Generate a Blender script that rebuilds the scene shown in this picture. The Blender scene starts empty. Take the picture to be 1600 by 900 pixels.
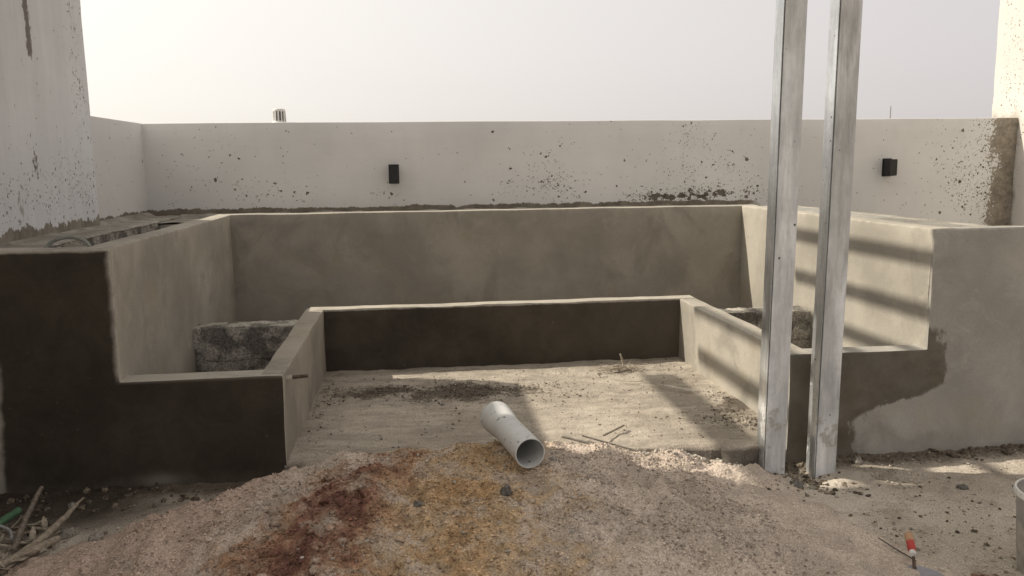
import bpy, bmesh, math, random
import numpy as np
from mathutils import Vector, Matrix, noise

random.seed(7); RNG = np.random.default_rng(7)
S = bpy.context.scene
COL = S.collection

# ------------------------------------------------------------------ camera
cam = bpy.data.cameras.new('camera'); co = bpy.data.objects.new('camera', cam); COL.objects.link(co)
R_ = Vector((0.99300540, -0.11743184, -0.01224875)); U_ = Vector((0.02945050, 0.14589041, 0.98886230)); W_ = Vector((0.11433694, 0.98230634, -0.14832839))
co.matrix_world = Matrix(((R_.x, U_.x, -W_.x, 0), (R_.y, U_.y, -W_.y, 0), (R_.z, U_.z, -W_.z, 1.4), (0, 0, 0, 1)))
cam.sensor_width = 36; cam.lens = 1289.99 * 36 / 1600; cam.clip_start = .05; cam.clip_end = 5000
S.camera = co

# ------------------------------------------------------------------ sky, sun, exposure
SUN = Vector((-1.05, .34, 1.0)).normalized()
ELEV = math.asin(SUN.z); AZ = math.atan2(SUN.x, SUN.y)
wd = bpy.data.worlds.new('World'); S.world = wd; wd.use_nodes = True
wn = wd.node_tree; wn.nodes.clear()
sky = wn.nodes.new('ShaderNodeTexSky'); sky.sky_type = 'NISHITA'; sky.sun_disc = False
sky.sun_elevation = ELEV; sky.sun_rotation = AZ
sky.air_density = 1.0; sky.dust_density = 2.5; sky.ozone_density = 1.0; sky.altitude = 0
hs = wn.nodes.new('ShaderNodeHueSaturation'); hs.inputs['Saturation'].default_value = .3
tint = wn.nodes.new('ShaderNodeMix'); tint.data_type = 'RGBA'; tint.blend_type = 'MULTIPLY'
tint.inputs[0].default_value = 1.0; tint.inputs[7].default_value = (1.0, .965, .95, 1)
bg = wn.nodes.new('ShaderNodeBackground'); bg.inputs['Strength'].default_value = .15
wo = wn.nodes.new('ShaderNodeOutputWorld')
wn.links.new(sky.outputs[0], hs.inputs['Color']); wn.links.new(hs.outputs[0], tint.inputs[6])
veil = wn.nodes.new('ShaderNodeMix'); veil.data_type = 'RGBA'; veil.blend_type = 'MIX'      # thin veil of dust haze, brighter and warmer round the sun
tc = wn.nodes.new('ShaderNodeTexCoord'); dt = wn.nodes.new('ShaderNodeVectorMath'); dt.operation = 'DOT_PRODUCT'; dt.inputs[1].default_value = SUN
wn.links.new(tc.outputs['Generated'], dt.inputs[0])
gl = wn.nodes.new('ShaderNodeMapRange'); gl.inputs[1].default_value = -.30; gl.inputs[2].default_value = .75; wn.links.new(dt.outputs['Value'], gl.inputs[0])
hz = wn.nodes.new('ShaderNodeMix'); hz.data_type = 'RGBA'; hz.inputs[6].default_value = (3.95, 3.66, 3.66, 1); hz.inputs[7].default_value = (7.2, 6.85, 6.1, 1)
pw = wn.nodes.new('ShaderNodeMath'); pw.operation = 'POWER'; pw.inputs[1].default_value = 1.35; wn.links.new(gl.outputs[0], pw.inputs[0]); wn.links.new(pw.outputs[0], hz.inputs[0]); wn.links.new(hz.outputs[2], veil.inputs[7])
veil.inputs[0].default_value = .75
wn.links.new(tint.outputs[2], veil.inputs[6]); wn.links.new(veil.outputs[2], bg.inputs[0]); wn.links.new(bg.outputs[0], wo.inputs[0])
sl = bpy.data.lights.new('sun', 'SUN'); sl.energy = 4.2; sl.angle = math.radians(.7); sl.color = (1, .92, .79)
so = bpy.data.objects.new('sun', sl); COL.objects.link(so); so.rotation_euler = SUN.to_track_quat('Z', 'Y').to_euler(); so.location = (0, 0, 20)
S.view_settings.view_transform = 'Standard'; S.view_settings.look = 'None'
S.view_settings.exposure = 0.22; S.view_settings.gamma = 1.0; S.view_settings.use_curve_mapping = False

# ------------------------------------------------------------------ object helpers
def tag(o, label=None, cat=None, group=None, kind=None):
    if label: o['label'] = label
    if cat: o['category'] = cat
    if group: o['group'] = group
    if kind: o['kind'] = kind
    return o
def empty(name, loc, label=None, cat=None, group=None):
    o = bpy.data.objects.new(name, None); COL.objects.link(o); o.location = loc; o.empty_display_size = .1
    return tag(o, label, cat, group)
def link(name, bm, mat, parent=None, smooth=None):
    """one mesh object; the mesh is written in world coordinates and moved under its parent"""
    me = bpy.data.meshes.new(name)
    if isinstance(bm, bmesh.types.BMesh):
        bm.normal_update(); bm.to_mesh(me); bm.free()
    else:
        me.from_pydata(bm[0], [], bm[1])
    if parent: me.transform(parent.matrix_world.inverted() if parent.parent else Matrix.Translation(-Vector(parent.location)))
    o = bpy.data.objects.new(name, me); COL.objects.link(o); me.materials.append(mat)
    if parent: o.parent = parent
    if smooth is not None:
        me.polygons.foreach_set('use_smooth', [True] * len(me.polygons))
        if smooth < 180: me.set_sharp_from_angle(angle=math.radians(smooth))
    return o
def fbm(x, y, z, s, oc=3):
    v = 0; a = 1
    for i in range(oc):
        v += a * noise.noise(Vector((x * s, y * s, z * s + 7.3 * i))); a *= .5; s *= 2.1
    return v
def box_bm(x0, x1, y0, y1, z0, z1, bm=None):
    bm = bm or bmesh.new()
    v = [bm.verts.new((x, y, z)) for z in (z0, z1) for y in (y0, y1) for x in (x0, x1)]
    for f in ((0, 2, 3, 1), (4, 5, 7, 6), (0, 1, 5, 4), (2, 6, 7, 3), (0, 4, 6, 2), (1, 3, 7, 5)): bm.faces.new([v[i] for i in f])
    return bm
def prism_bm(poly, y0, y1):
    """polygon in x,z extruded along y"""
    bm = bmesh.new()
    a = [bm.verts.new((x, y0, z)) for x, z in poly]; b = [bm.verts.new((x, y1, z)) for x, z in poly]
    n = len(poly); bm.faces.new(a); bm.faces.new(b[::-1])
    for i in range(n): bm.faces.new((a[i], b[i], b[(i + 1) % n], a[(i + 1) % n])[::-1])
    bmesh.ops.recalc_face_normals(bm, faces=bm.faces)
    return bm
def cut(bm, cell):
    """slice a block into a grid so that it can be made uneven"""
    for ax in range(3):
        lo = min(v.co[ax] for v in bm.verts); hi = max(v.co[ax] for v in bm.verts)
        n = int((hi - lo) / cell)
        for i in range(1, n):
            no = [0, 0, 0]; no[ax] = 1; c = [0, 0, 0]; c[ax] = lo + (hi - lo) * i / n + .0007
            bmesh.ops.bisect_plane(bm, geom=bm.verts[:] + bm.edges[:] + bm.faces[:], plane_co=c, plane_no=no, dist=1e-5)
    return bm
def rough(bm, cell=.07, amp=.004, bev=.008, seed=0.0, scale=3.0, fine=0.0):
    bmesh.ops.dissolve_limit(bm, angle_limit=.01, verts=bm.verts, edges=bm.edges)
    if bev:
        ed = [e for e in bm.edges if e.calc_face_angle(0) > .6]
        bmesh.ops.bevel(bm, geom=ed, offset=bev, segments=2, affect='EDGES', profile=.6)
    cut(bm, cell)
    for v in bm.verts:
        p = v.co
        d = Vector((fbm(p.x + seed, p.y, p.z, scale), fbm(p.x, p.y + 31 + seed, p.z, scale), fbm(p.x, p.y, p.z + 57 + seed, scale))) * amp
        if fine: d += Vector((noise.noise(p * 38), noise.noise(p * 38 + Vector((9, 4, 2))), noise.noise(p * 38 + Vector((3, 8, 21))))) * fine
        v.co = p + d
    return bm
def tube_bm(pts, rad, seg=10, bm=None, cap=True):
    bm = bm or bmesh.new(); pts = [Vector(p) for p in pts]
    if not isinstance(rad, (list, tuple)): rad = [rad] * len(pts)
    rings = []; t0 = (pts[1] - pts[0]).normalized()
    n = t0.cross(Vector((0, 0, 1)));
    if n.length < .05: n = t0.cross(Vector((1, 0, 0)))
    n.normalize()
    for i, p in enumerate(pts):
        t = (pts[min(i + 1, len(pts) - 1)] - pts[max(i - 1, 0)]).normalized()
        n = (n - t * n.dot(t)).normalized(); b = t.cross(n)
        rings.append([bm.verts.new(p + (n * math.cos(a) + b * math.sin(a)) * rad[i]) for a in [2 * math.pi * k / seg for k in range(seg)]])
    for i in range(len(rings) - 1):
        for k in range(seg): bm.faces.new((rings[i][k], rings[i][(k + 1) % seg], rings[i + 1][(k + 1) % seg], rings[i + 1][k]))
    if cap: bm.faces.new(rings[0][::-1]); bm.faces.new(rings[-1])
    return bm
def lathe_bm(profile, seg=40, origin=(0, 0, 0), axis=None, closed=False):
    """profile = (radius, height) pairs turned about axis"""
    bm = bmesh.new(); o = Vector(origin); q = Vector(axis or (0, 0, 1)).normalized().to_track_quat('Z', 'Y')
    rings = [[bm.verts.new(o + q @ Vector((r * math.cos(2 * math.pi * k / seg), r * math.sin(2 * math.pi * k / seg), h))) for k in range(seg)] for r, h in profile]
    for i in range(len(rings) - 1 + (1 if closed else 0)):
        a = rings[i]; b = rings[(i + 1) % len(rings)]
        for k in range(seg): bm.faces.new((a[k], a[(k + 1) % seg], b[(k + 1) % seg], b[k]))
    if not closed:
        bm.faces.new(rings[0][::-1]); bm.faces.new(rings[-1])
    bmesh.ops.recalc_face_normals(bm, faces=bm.faces)
    return bm
def stone_bm(c, r, sq=(1, 1, .7), sub=2, seed=0, rg=.35, bm=None, flat=False):
    bm = bm or bmesh.new(); c = Vector(c)
    g = bmesh.ops.create_icosphere(bm, subdivisions=sub, radius=1.0)
    a = random.uniform(0, 6.28); ca, sa = math.cos(a), math.sin(a)
    for v in g['verts']:
        p = v.co.copy(); k = 1 + rg * noise.noise(p * 1.3 + Vector((seed * 3.1, seed, -seed))) + rg * .4 * noise.noise(p * 3.7 + Vector((seed, 0, seed)))
        q = Vector((p.x * sq[0], p.y * sq[1], p.z * sq[2])) * r * k
        v.co = c + Vector((q.x * ca - q.y * sa, q.x * sa + q.y * ca, q.z))
    return bm

# ------------------------------------------------------------------ material helper
class Mt:
    def __init__(s, name):
        s.m = bpy.data.materials.new(name); s.m.use_nodes = True; s.t = s.m.node_tree; s.t.nodes.clear()
        s.out = s.n('ShaderNodeOutputMaterial'); s.b = s.n('ShaderNodeBsdfPrincipled')
        s.t.links.new(s.b.outputs[0], s.out.inputs[0])
        s.g = s.n('ShaderNodeNewGeometry'); s.P = s.g.outputs['Position']
    def n(s, k): return s.t.nodes.new(k)
    def put(s, sock, v):
        if isinstance(v, bpy.types.NodeSocket): s.t.links.new(v, sock)
        elif isinstance(v, (tuple, list)) and len(v) == 3 and sock.type == 'RGBA': sock.default_value = (*v, 1)
        else: sock.default_value = v
    def xyz(s, v=None):
        q = s.n('ShaderNodeSeparateXYZ'); s.put(q.inputs[0], v or s.P); return q.outputs
    def scale(s, v, k):
        q = s.n('ShaderNodeVectorMath'); q.operation = 'MULTIPLY'; s.put(q.inputs[0], v); q.inputs[1].default_value = k; return q.outputs[0]
    def noise(s, sc, det=3, rough=.55, v=None, col=False, dist=0):
        q = s.n('ShaderNodeTexNoise'); s.put(q.inputs['Vector'], v or s.P); q.inputs['Scale'].default_value = sc
        q.inputs['Detail'].default_value = det; q.inputs['Roughness'].default_value = rough; q.inputs['Distortion'].default_value = dist
        return q.outputs[1 if col else 0]
    def voro(s, sc, v=None, out='Distance', feat='F1'):
        q = s.n('ShaderNodeTexVoronoi'); q.feature = feat; s.put(q.inputs['Vector'], v or s.P); q.inputs['Scale'].default_value = sc; return q.outputs[out]
    def ma(s, op, a, b=0.0, c=None, clamp=False):
        q = s.n('ShaderNodeMath'); q.operation = op; q.use_clamp = clamp; s.put(q.inputs[0], a); s.put(q.inputs[1], b)
        if c is not None: s.put(q.inputs[2], c)
        return q.outputs[0]
    def step(s, v, a, b, lo=0.0, hi=1.0):
        q = s.n('ShaderNodeMapRange'); q.interpolation_type = 'SMOOTHSTEP'; s.put(q.inputs[0], v); s.put(q.inputs[1], a); s.put(q.inputs[2], b)
        s.put(q.inputs[3], lo); s.put(q.inputs[4], hi); return q.outputs[0]
    def mix(s, f, a, b, op='MIX'):
        q = s.n('ShaderNodeMix'); q.data_type = 'RGBA'; q.blend_type = op; s.put(q.inputs[0], f); s.put(q.inputs[6], a); s.put(q.inputs[7], b); return q.outputs[2]
    def mul(s, c, f):
        """colour times a scalar"""
        q = s.n('ShaderNodeVectorMath'); q.operation = 'SCALE'; s.put(q.inputs[0], c); s.put(q.inputs['Scale'], f); return q.outputs[0]
    def gauss(s, pairs):
        """exp(-sum(((v-c)/w)^2)) over (socket, centre, width)"""
        acc = None
        for v, c, w in pairs:
            d = s.ma('DIVIDE', s.ma('SUBTRACT', v, c), w); d = s.ma('MULTIPLY', d, d); acc = d if acc is None else s.ma('ADD', acc, d)
        return s.ma('EXPONENT', s.ma('MULTIPLY', acc, -1.0))
    def attr(s, name):
        q = s.n('ShaderNodeAttribute'); q.attribute_name = name; return q.outputs['Fac']
    def bump(s, h, st=.4, dist=.01, prev=None):
        q = s.n('ShaderNodeBump'); q.inputs['Strength'].default_value = st; q.inputs['Distance'].default_value = dist; s.put(q.inputs['Height'], h)
        if prev is not None: s.put(q.inputs['Normal'], prev)
        return q.outputs[0]
    def end(s, col, rough=.9, normal=None, spec=.25, metal=0.0):
        s.put(s.b.inputs['Base Color'], col); s.put(s.b.inputs['Roughness'], rough); s.put(s.b.inputs['Specular IOR Level'], spec); s.put(s.b.inputs['Metallic'], metal)
        if normal is not None: s.put(s.b.inputs['Normal'], normal)
        return s.m

DRY = (.375, .345, .292); WET = (.052, .042, .031)
def plaster(name, base=DRY, wetfn=None, wet=WET, seed=0.0):
    m = Mt(name); x, y, z = m.xyz()
    off = m.n('ShaderNodeVectorMath'); off.operation = 'ADD'; m.put(off.inputs[0], m.P); off.inputs[1].default_value = (seed, seed * 1.7, seed * .6); P = off.outputs[0]
    big = m.noise(1.6, 5, .6, P); mid = m.noise(6, 5, .65, P, dist=.6); sw = m.noise(3.0, 5, .62, m.scale(P, (1, 1, .8)), dist=.9)
    c = m.mul(base, m.step(big, .3, .7, .78, 1.14))
    c = m.mix(m.step(sw, .48, .7), c, tuple(k * .76 for k in base))
    c = m.mix(m.step(mid, .55, .75, 0, .55), c, tuple(min(1, k * 1.22) for k in base))
    c = m.mix(m.step(m.noise(2.3, 3, .5, P), .58, .72, 0, .45), c, (base[0] * .98, base[1] * .92, base[2] * .80))
    sp = m.noise(70, 2, .6, P); c = m.mix(m.step(sp, .70, .78, 0, .5), c, tuple(k * .45 for k in base))
    c = m.mul(c, m.step(m.noise(140, 2, .7, P), .3, .7, .93, 1.06))
    # scrapes left by the float
    sc = m.noise(9, 3, .6, m.scale(P, (1.2, 1.2, .22))); c = m.mix(m.ma('MULTIPLY', m.step(sc, .69, .73), m.step(m.noise(1.4, 2, .5, P), .5, .62)), c, tuple(k * .55 for k in base))
    wear = m.ma('MULTIPLY', m.step(m.g.outputs['Pointiness'], .515, .56), m.step(m.noise(17, 4, .7, P), .38, .6, .1, .8)); c = m.mix(wear, c, tuple(min(1, k * 1.28) for k in base))
    ck = m.ma('ABSOLUTE', m.ma('SUBTRACT', m.noise(1.7, 4, .55, P, dist=.8), .5)); ck = m.ma('MULTIPLY', m.step(ck, .0022, .0007), m.step(m.noise(1.1, 2, .5, P), .52, .60)); c = m.mix(m.ma('MULTIPLY', ck, .12), c, tuple(k * .35 for k in base))
    r = .92
    if wetfn:
        w = wetfn(m, x, y, z)
        wc = m.mul(wet, m.step(m.noise(2.2, 4, .6, P),   .3, .7, .80, 1.22)); wc = m.mul(wc, m.step(m.noise(6, 6, .72, P, dist=.8), .3, .7, .86, 1.15))
        wc = m.mix(m.step(m.noise(38, 4, .7, P), .66, .74, 0, .5), wc, tuple(k * 3.2 for k in wet)); wc = m.mix(m.ma('MULTIPLY', m.step(m.ma('ADD', z, m.ma('MULTIPLY', m.noise(12, 4, .7), .14)), .15, .03), .45), wc, (.16, .135, .105))
        c = m.mix(w, c, wc); r = m.step(w, 0, 1, .92, .78)
    h = m.ma('ADD', m.ma('MULTIPLY', m.noise(28, 5, .6, P), .6), m.ma('MULTIPLY', sw, 1.4))
    nb = m.bump(h, .35, .006)
    nb = m.bump(m.noise(230, 2, .6, P), .22, .002, nb)
    return m.end(c, r, nb, .2)

def chipped_paint(name, base, under, masks, smear=None, line=None, axes=('x', 'z'), thr=.02, extra=None):
    """old paint over mortar: specks where the paint has come off, denser inside the masks"""
    m = Mt(name); x, y, z = m.xyz(); D = {'x': x, 'y': y, 'z': z}
    a, b = D[axes[0]], D[axes[1]]
    dens = None
    for ca, wa, cb, wb, k in masks:
        g = m.ma('MULTIPLY', m.gauss([(a, ca, wa), (b, cb, wb)]), k); dens = g if dens is None else m.ma('ADD', dens, g)
    big = m.noise(1.1, 4, .6)
    c = m.mul(base, m.step(big, .3, .7, .93, 1.05))
    c = m.mix(m.step(m.noise(5, 4, .7, m.scale(m.P, (1, 1, .25))), .5, .75, 0, .35), c, tuple(k * .86 for k in base))
    # course lines of a roller
    c = m.mul(c, m.step(m.noise(6, 2, .5, m.scale(m.P, (.25, .25, 6))), .35, .65, .992, 1.006))
    wob = m.n('ShaderNodeVectorMath'); wob.operation = 'MULTIPLY_ADD'; m.put(wob.inputs[0], m.noise(45, 3, .6, col=True)); wob.inputs[1].default_value = (.035, .035, .035); m.put(wob.inputs[2], m.P)
    chip = None
    patchy = m.step(m.noise(4.5, 4, .65), .36, .62, .12, 1.5); dn = m.ma('ADD', m.ma('MULTIPLY', m.ma('MULTIPLY', dens, 1.5), patchy), thr)
    for sc, k, rad in ((24, .18, .46), (48, .95, .58), (88, 1.25, .55)):
        v = m.n('ShaderNodeTexVoronoi'); m.put(v.inputs['Vector'], wob.outputs[0]); v.inputs['Scale'].default_value = sc
        rr, rg, rb = m.xyz(v.outputs['Color'])
        on = m.ma('GREATER_THAN', m.ma('MULTIPLY', dn, k * .62), rr)
        size = m.ma('MULTIPLY', m.ma('POWER', rg, 1.6), rad)
        d = m.ma('MULTIPLY', on, m.step(m.ma('SUBTRACT', size, v.outputs['Distance']), -.02, .06))
        chip = d if chip is None else m.ma('MAXIMUM', chip, d)
    n2 = m.noise(17, 5, .68); chip = m.ma('MAXIMUM', chip, m.step(m.ma('SUBTRACT', n2, m.ma('SUBTRACT', .80, m.ma('MULTIPLY', dens, .17))), 0, .012))
    und = m.mul(under, m.step(m.noise(18, 4, .7), .3, .7, .6, 1.25))
    c = m.mix(chip, c, und)
    if smear:
        zz = smear  # ragged edge of mortar along the foot
        e = m.ma('ADD', m.ma('MULTIPLY', m.noise(7, 5, .7, m.scale(m.P, (1, 1, .5))), zz[1]), zz[0])
        f = m.step(m.ma('SUBTRACT', e, z), 0, .008)
        f = m.ma('MULTIPLY', f, m.step(x, 2.85, 2.95, 1, 0))
        c = m.mix(f, c, m.mul(zz[2], m.step(m.noise(9, 4, .7), .3, .7, .7, 1.2)))
    if extra: c = extra(m, c, x, y, z)
    h = m.ma('SUBTRACT', m.ma('MULTIPLY', m.noise(60, 4, .6), .25), chip)
    nb = m.bump(h, .5, .004)
    return m.end(c, .85, nb, .2)

def granular(name, colfn, gsc=260, bump=.6):
    m = Mt(name); x, y, z = m.xyz()
    c = colfn(m, x, y, z)
    v = m.attr('grain')
    c = m.mul(c, m.step(v, 0, 1, .62, 1.40))
    g = m.noise(gsc, 3, .7); g2 = m.voro(gsc * .6)
    c = m.mul(c, m.step(g, .25, .75, .62, 1.38))
    c = m.mix(m.step(m.noise(gsc * .4, 2, .6), .66, .72, 0, .32), c, m.mul(c, .45)); c = m.mix(m.step(m.noise(gsc * .8, 2, .6), .62, .70, 0, .6), c, m.mul(c, 1.6))  # dark specks, then bright ones painted in for the glitter of grains
    nb = m.bump(m.noise(40, 4, .7), .5, .012); nb = m.bump(m.ma('ADD', g, m.ma('MULTIPLY', g2, -1.0)), bump, .004, nb)
    return m.end(c, .96, nb, .12)

def flat_mat(name, col, rough=.6, var=.2, sc=30, metal=0, spec=.4, bump=.1):
    m = Mt(name); c = m.mul(col, m.step(m.noise(sc, 4, .65), .3, .7, 1 - var, 1 + var))
    return m.end(c, rough, m.bump(m.noise(sc * 4, 3, .6), bump, .002), spec, metal)

# ------------------------------------------------------------------ materials
def wet_left(m, x, y, z):
    n = m.noise(3, 4, .6); n2 = m.noise(14, 3, .6)
    # dry rim along the tall edge, along the top and a dry patch low down
    ex = m.step(m.ma('ADD', x, m.ma('MULTIPLY', n2, .03)), -1.300, -1.268)
    hi = m.step(z, .47, .52)
    rim = m.ma('MULTIPLY', ex, hi)
    top = m.step(m.ma('ADD', z, m.ma('MULTIPLY', n2, .012)), 1.055, 1.068)
    lft = m.step(m.ma('SUBTRACT', m.ma('ADD', x, m.ma('MULTIPLY', n2, .04)), m.ma('MULTIPLY', z, .06)), -1.80, -1.77, 1, 0)
    lft = m.ma('MULTIPLY', lft, m.step(z, .55, .62, 1, 0))
    pat = m.ma('MULTIPLY', m.gauss([(x, -1.15, .10), (z, .035, .03)]), .35)
    d = m.ma('MAXIMUM', m.ma('MAXIMUM', rim, top), m.ma('MAXIMUM', lft, pat))
    side = m.step(m.xyz(m.g.outputs['Normal'])[1], -.8, -.5, 1, 0)
    return m.ma('MULTIPLY', side, m.ma('SUBTRACT', 1.0, d, clamp=True))
def wet_right(m, x, y, z):
    n = m.ma('SUBTRACT', m.noise(7, 6, .72, m.scale(m.P, (1.3, 1, .7))), .5); n = m.ma('MULTIPLY', n, .42)
    e = m.step(m.ma('ADD', z, m.ma('MULTIPLY', n, .5)), .16, .31, 2.12, 2.52)
    a = m.step(m.ma('SUBTRACT', m.ma('ADD', x, n), e), -.03, .02, 1, 0)
    t = m.step(m.ma('ADD', z, m.ma('MULTIPLY', n, .4)), .56, .60, 1, 0)
    side = m.step(m.xyz(m.g.outputs['Normal'])[1], -.8, -.5, 1, 0)
    return m.ma('MULTIPLY', side, m.ma('MULTIPLY', m.ma('MULTIPLY', a, t), m.step(m.noise(5, 4, .6), .25, .7, .95, .72)))
def wet_back(m, x, y, z):
    side = m.step(m.xyz(m.g.outputs['Normal'])[1], -.8, -.5, 1, 0)
    t = m.step(m.ma('ADD', z, m.ma('MULTIPLY', m.noise(9, 3, .6), .02)), .49, .50, 1, 0)
    return m.ma('MULTIPLY', side, m.ma('MULTIPLY', t, m.step(x, .6, 1.8, 1.0, .9)))
M_PLAST = plaster('grey_cement_plaster')
M_BACK = plaster('grey_cement_plaster_dull', (.335, .308, .262), seed=4.2)
M_SEAT = plaster('seat_wall_plaster', (.325, .292, .243), seed=8.0)
M_FL = plaster('plaster_wet_almost_all_over', DRY, wet_left, (.047, .039, .028), 1.3)
M_FR = plaster('plaster_drying_in_patches', (.355, .335, .298), wet_right, (.090, .074, .053), 2.6)
M_LB = plaster('plaster_wet_seat_back', DRY, wet_back, (.062, .052, .039), 5.1)

def par_extra(m, c, x, y, z):
    # raw mortar end where the coping meets the tall wall
    n = m.noise(5, 5, .7); n2 = m.noise(40, 3, .6)
    f = m.step(m.ma('ADD', m.ma('ADD', x, m.ma('MULTIPLY', n, .45)), m.ma('MULTIPLY', n2, .22)), 5.40, 5.43)
    return m.mix(f, c, m.mul((.27, .235, .19), m.step(m.noise(20, 4, .7), .3, .7, .65, 1.2)))
M_PAR = chipped_paint('chipped_white_paint', (.655, .645, .63), (.13, .11, .09),
    [(-1.0, .35, 1.17, .07, .22), (-1.5, .4, 1.3, .3, .08), (-1.39, .035, 1.275, .025, .9), (-.22, .09, 1.17, .05, .65), (1.05, .24, 1.20, .08, 1.2), (1.18, .22, 1.38, .14, .32), (2.05, .26, 1.115, .045, 1.9),
     (2.55, .38, 1.13, .06, 1.9), (2.35, .20, 1.62, .12, .30), (2.5, .4, 1.35, .16, .32), (4.78, .24, 1.3, .6, .40), (5.08, .15, 1.35, .6, 1.1)],
    smear=(1.035, .09, (.20, .175, .14)), extra=par_extra, thr=.015)
def tall_extra(m, c, x, y, z):
    st = m.noise(9, 4, .65, m.scale(m.P, (1, 1, .10)))
    c = m.mul(c, m.step(st, .35, .7, 1.02, .95))
    # rusty drips below the top, scraped lower down
    d = m.ma('MULTIPLY', m.gauss([(y, 4.895, .035)]), m.step(z, 1.95, 2.03))
    d2 = m.ma('MULTIPLY', m.gauss([(y, 4.84, .045)]), m.gauss([(z, 1.42, .13)]))
    d3 = m.ma('MULTIPLY', m.gauss([(y, 4.62, .05)]), m.gauss([(z, 1.2, .08)]))
    d4 = m.ma('MULTIPLY', m.gauss([(y, 5.5, .10)]), m.step(z, 1.3, 2.4, .15, .6))
    k = m.noise(22, 4, .7, m.scale(m.P, (1, 1, .45)))
    f = m.step(m.ma('ADD', m.ma('MULTIPLY', m.ma('MAXIMUM', d, m.ma('MULTIPLY', d2, .75)), .35), k), .66, .74)
    c = m.mix(m.ma('MULTIPLY', f, .85), c, (.115, .085, .070))
    f2 = m.step(m.ma('ADD', m.ma('MULTIPLY', m.ma('MAXIMUM', d3, d4), .25), k), .68, .76)
    c = m.mix(m.ma('MULTIPLY', f2, .7), c, (.30, .28, .25))
    return c
M_TALL = chipped_paint('streaked_whitewash', (.70, .705, .715), (.26, .24, .21), [(5.3, .3, 1.25, .2, .45), (4.5, .4, 1.25, .2, .35), (5.6, .12, 1.8, .9, .35)], smear=(.985, .24, (.26, .235, .19)), axes=('y', 'z'), extra=tall_extra, thr=.01)
def tr_extra(m, c, x, y, z):
    n = m.noise(6, 5, .7); f = m.step(m.ma('ADD', y, m.ma('MULTIPLY', n, .3)), 6.93, 7.0)
    lo = m.step(m.ma('ADD', z, m.ma('MULTIPLY', n, .3)), 1.85, 2.0, 1, .0)
    return m.mix(m.ma('MULTIPLY', f, lo), c, (.30, .27, .22))
M_TALLR = chipped_paint('weathered_white_render', (.62, .59, .54), (.24, .21, .17), [(6.95, .12, 2.2, .8, .5)], axes=('y', 'z'), extra=tr_extra, thr=.03)
def m_mortar():
    m = Mt('grey_mortar'); c = m.mul((.34, .315, .27), m.step(m.noise(5, 5, .7), .3, .7, .65, 1.25)); c = m.mul(c, m.step(m.noise(60, 3, .7), .3, .7, .85, 1.15))
    return m.end(c, .95, m.bump(m.noise(25, 5, .7), .7, .02), .15)
M_MORT = m_mortar()
def m_block():
    m = Mt('rough_concrete_block'); n = m.noise(6, 3, .5, dist=.3); n2 = m.noise(75, 3, .7); v = m.voro(90)
    c = m.mix(m.step(n, .42, .54), (.19, .175, .152), (.43, .40, .345))
    c = m.mul(c, m.step(n2, .3, .7, .55, 1.35)); c = m.mix(m.step(v, .0, .3, .6, 0), c, (.05, .045, .04))
    nb = m.bump(n, .8, .03); nb = m.bump(n2, .8, .008, nb)
    return m.end(c, .96, nb, .1)
M_BLOCK = m_block()
M_BLOCK_D = plaster('block_divider_dark', (.15, .135, .11), seed=3.3)

# ------------------------------------------------------------------ ground
def lerp_table(v, xs, ys): return float(np.interp(v, xs, ys))
PX = [-1.7, -1.35, -1.0, -.55, -.16, .25, .6, .95, 1.2, 1.47, 1.8]; PZ = [0, .03, .09, .160, .192, .205, .197, .120, .07, .025, 0]
def sstep(a, b, v):
    t = min(1, max(0, (v - a) / (b - a))); return t * t * (3 - 2 * t)
def pile_h(x, y):
    a = lerp_table(x, PX, PZ)
    yb = 3.42 + min(0, max(-.75, (x + .45) * .62))
    if x > .8: yb -= (x - .8) * .06
    back = 1 - sstep(yb, yb + .36, y)
    fr = .62 + .38 * sstep(1.9, 3.1, y); fr *= sstep(.6, 1.6, y)
    w = 1 + (3.2 - y) * .22 * (1 if y < 3.2 else 0)
    a2 = lerp_table(x / max(w, .3), PX, PZ)
    h = a2 * back * fr
    g = noise.noise(Vector((x * 5.5 + y * .9, y * .9, 3))) * .052 + noise.noise(Vector((x * 14 + y * 3, y * 2.6, 5))) * .026 + noise.noise(Vector((x * 8, y * 8, 15))) * .018
    g -= .016 * (1 - abs(noise.noise(Vector((x * 6.5 + y * 1.2, y * 1.1, 21))))) ** 9 + .010 * (1 - abs(noise.noise(Vector((x * 9 - y * 2.0, y * 3.1, 33))))) ** 10
    h += g * min(1, h / .10) * (1 - .5 * sstep(3.0, 3.4, y))
    h += (fbm(x, y, 2, 8, 4) * .017 + noise.noise(Vector((x * 45, y * 45, 2))) * .005 + noise.noise(Vector((x * 90, y * 90, 8))) * .003) * min(1, h / .05 + .15)
    return h
def ground_h(x, y):
    h = fbm(x, y, 0, 1.3, 3) * .012 + fbm(x, y, 5, 11, 4) * .0065
    # spill and heel marks, rough foot along the walls, hollow between the posts
    h -= .034 * sstep(.9, 1.6, x)
    h += sstep(3.45, 3.64, y) * .012 * (1 + fbm(x, y, 9, 12, 3))
    h += .032 * math.exp(-((y - 3.50) / .08) ** 2) * sstep(.75, 1.1, x) * sstep(1.62, 1.5, x) * max(0, 1 + .9 * fbm(x, y, 4, 7, 3))
    h -= .05 * math.exp(-((x - 1.76) / .07) ** 2 - ((y - 3.52) / .12) ** 2)
    return h
M_SANDG = None
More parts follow.
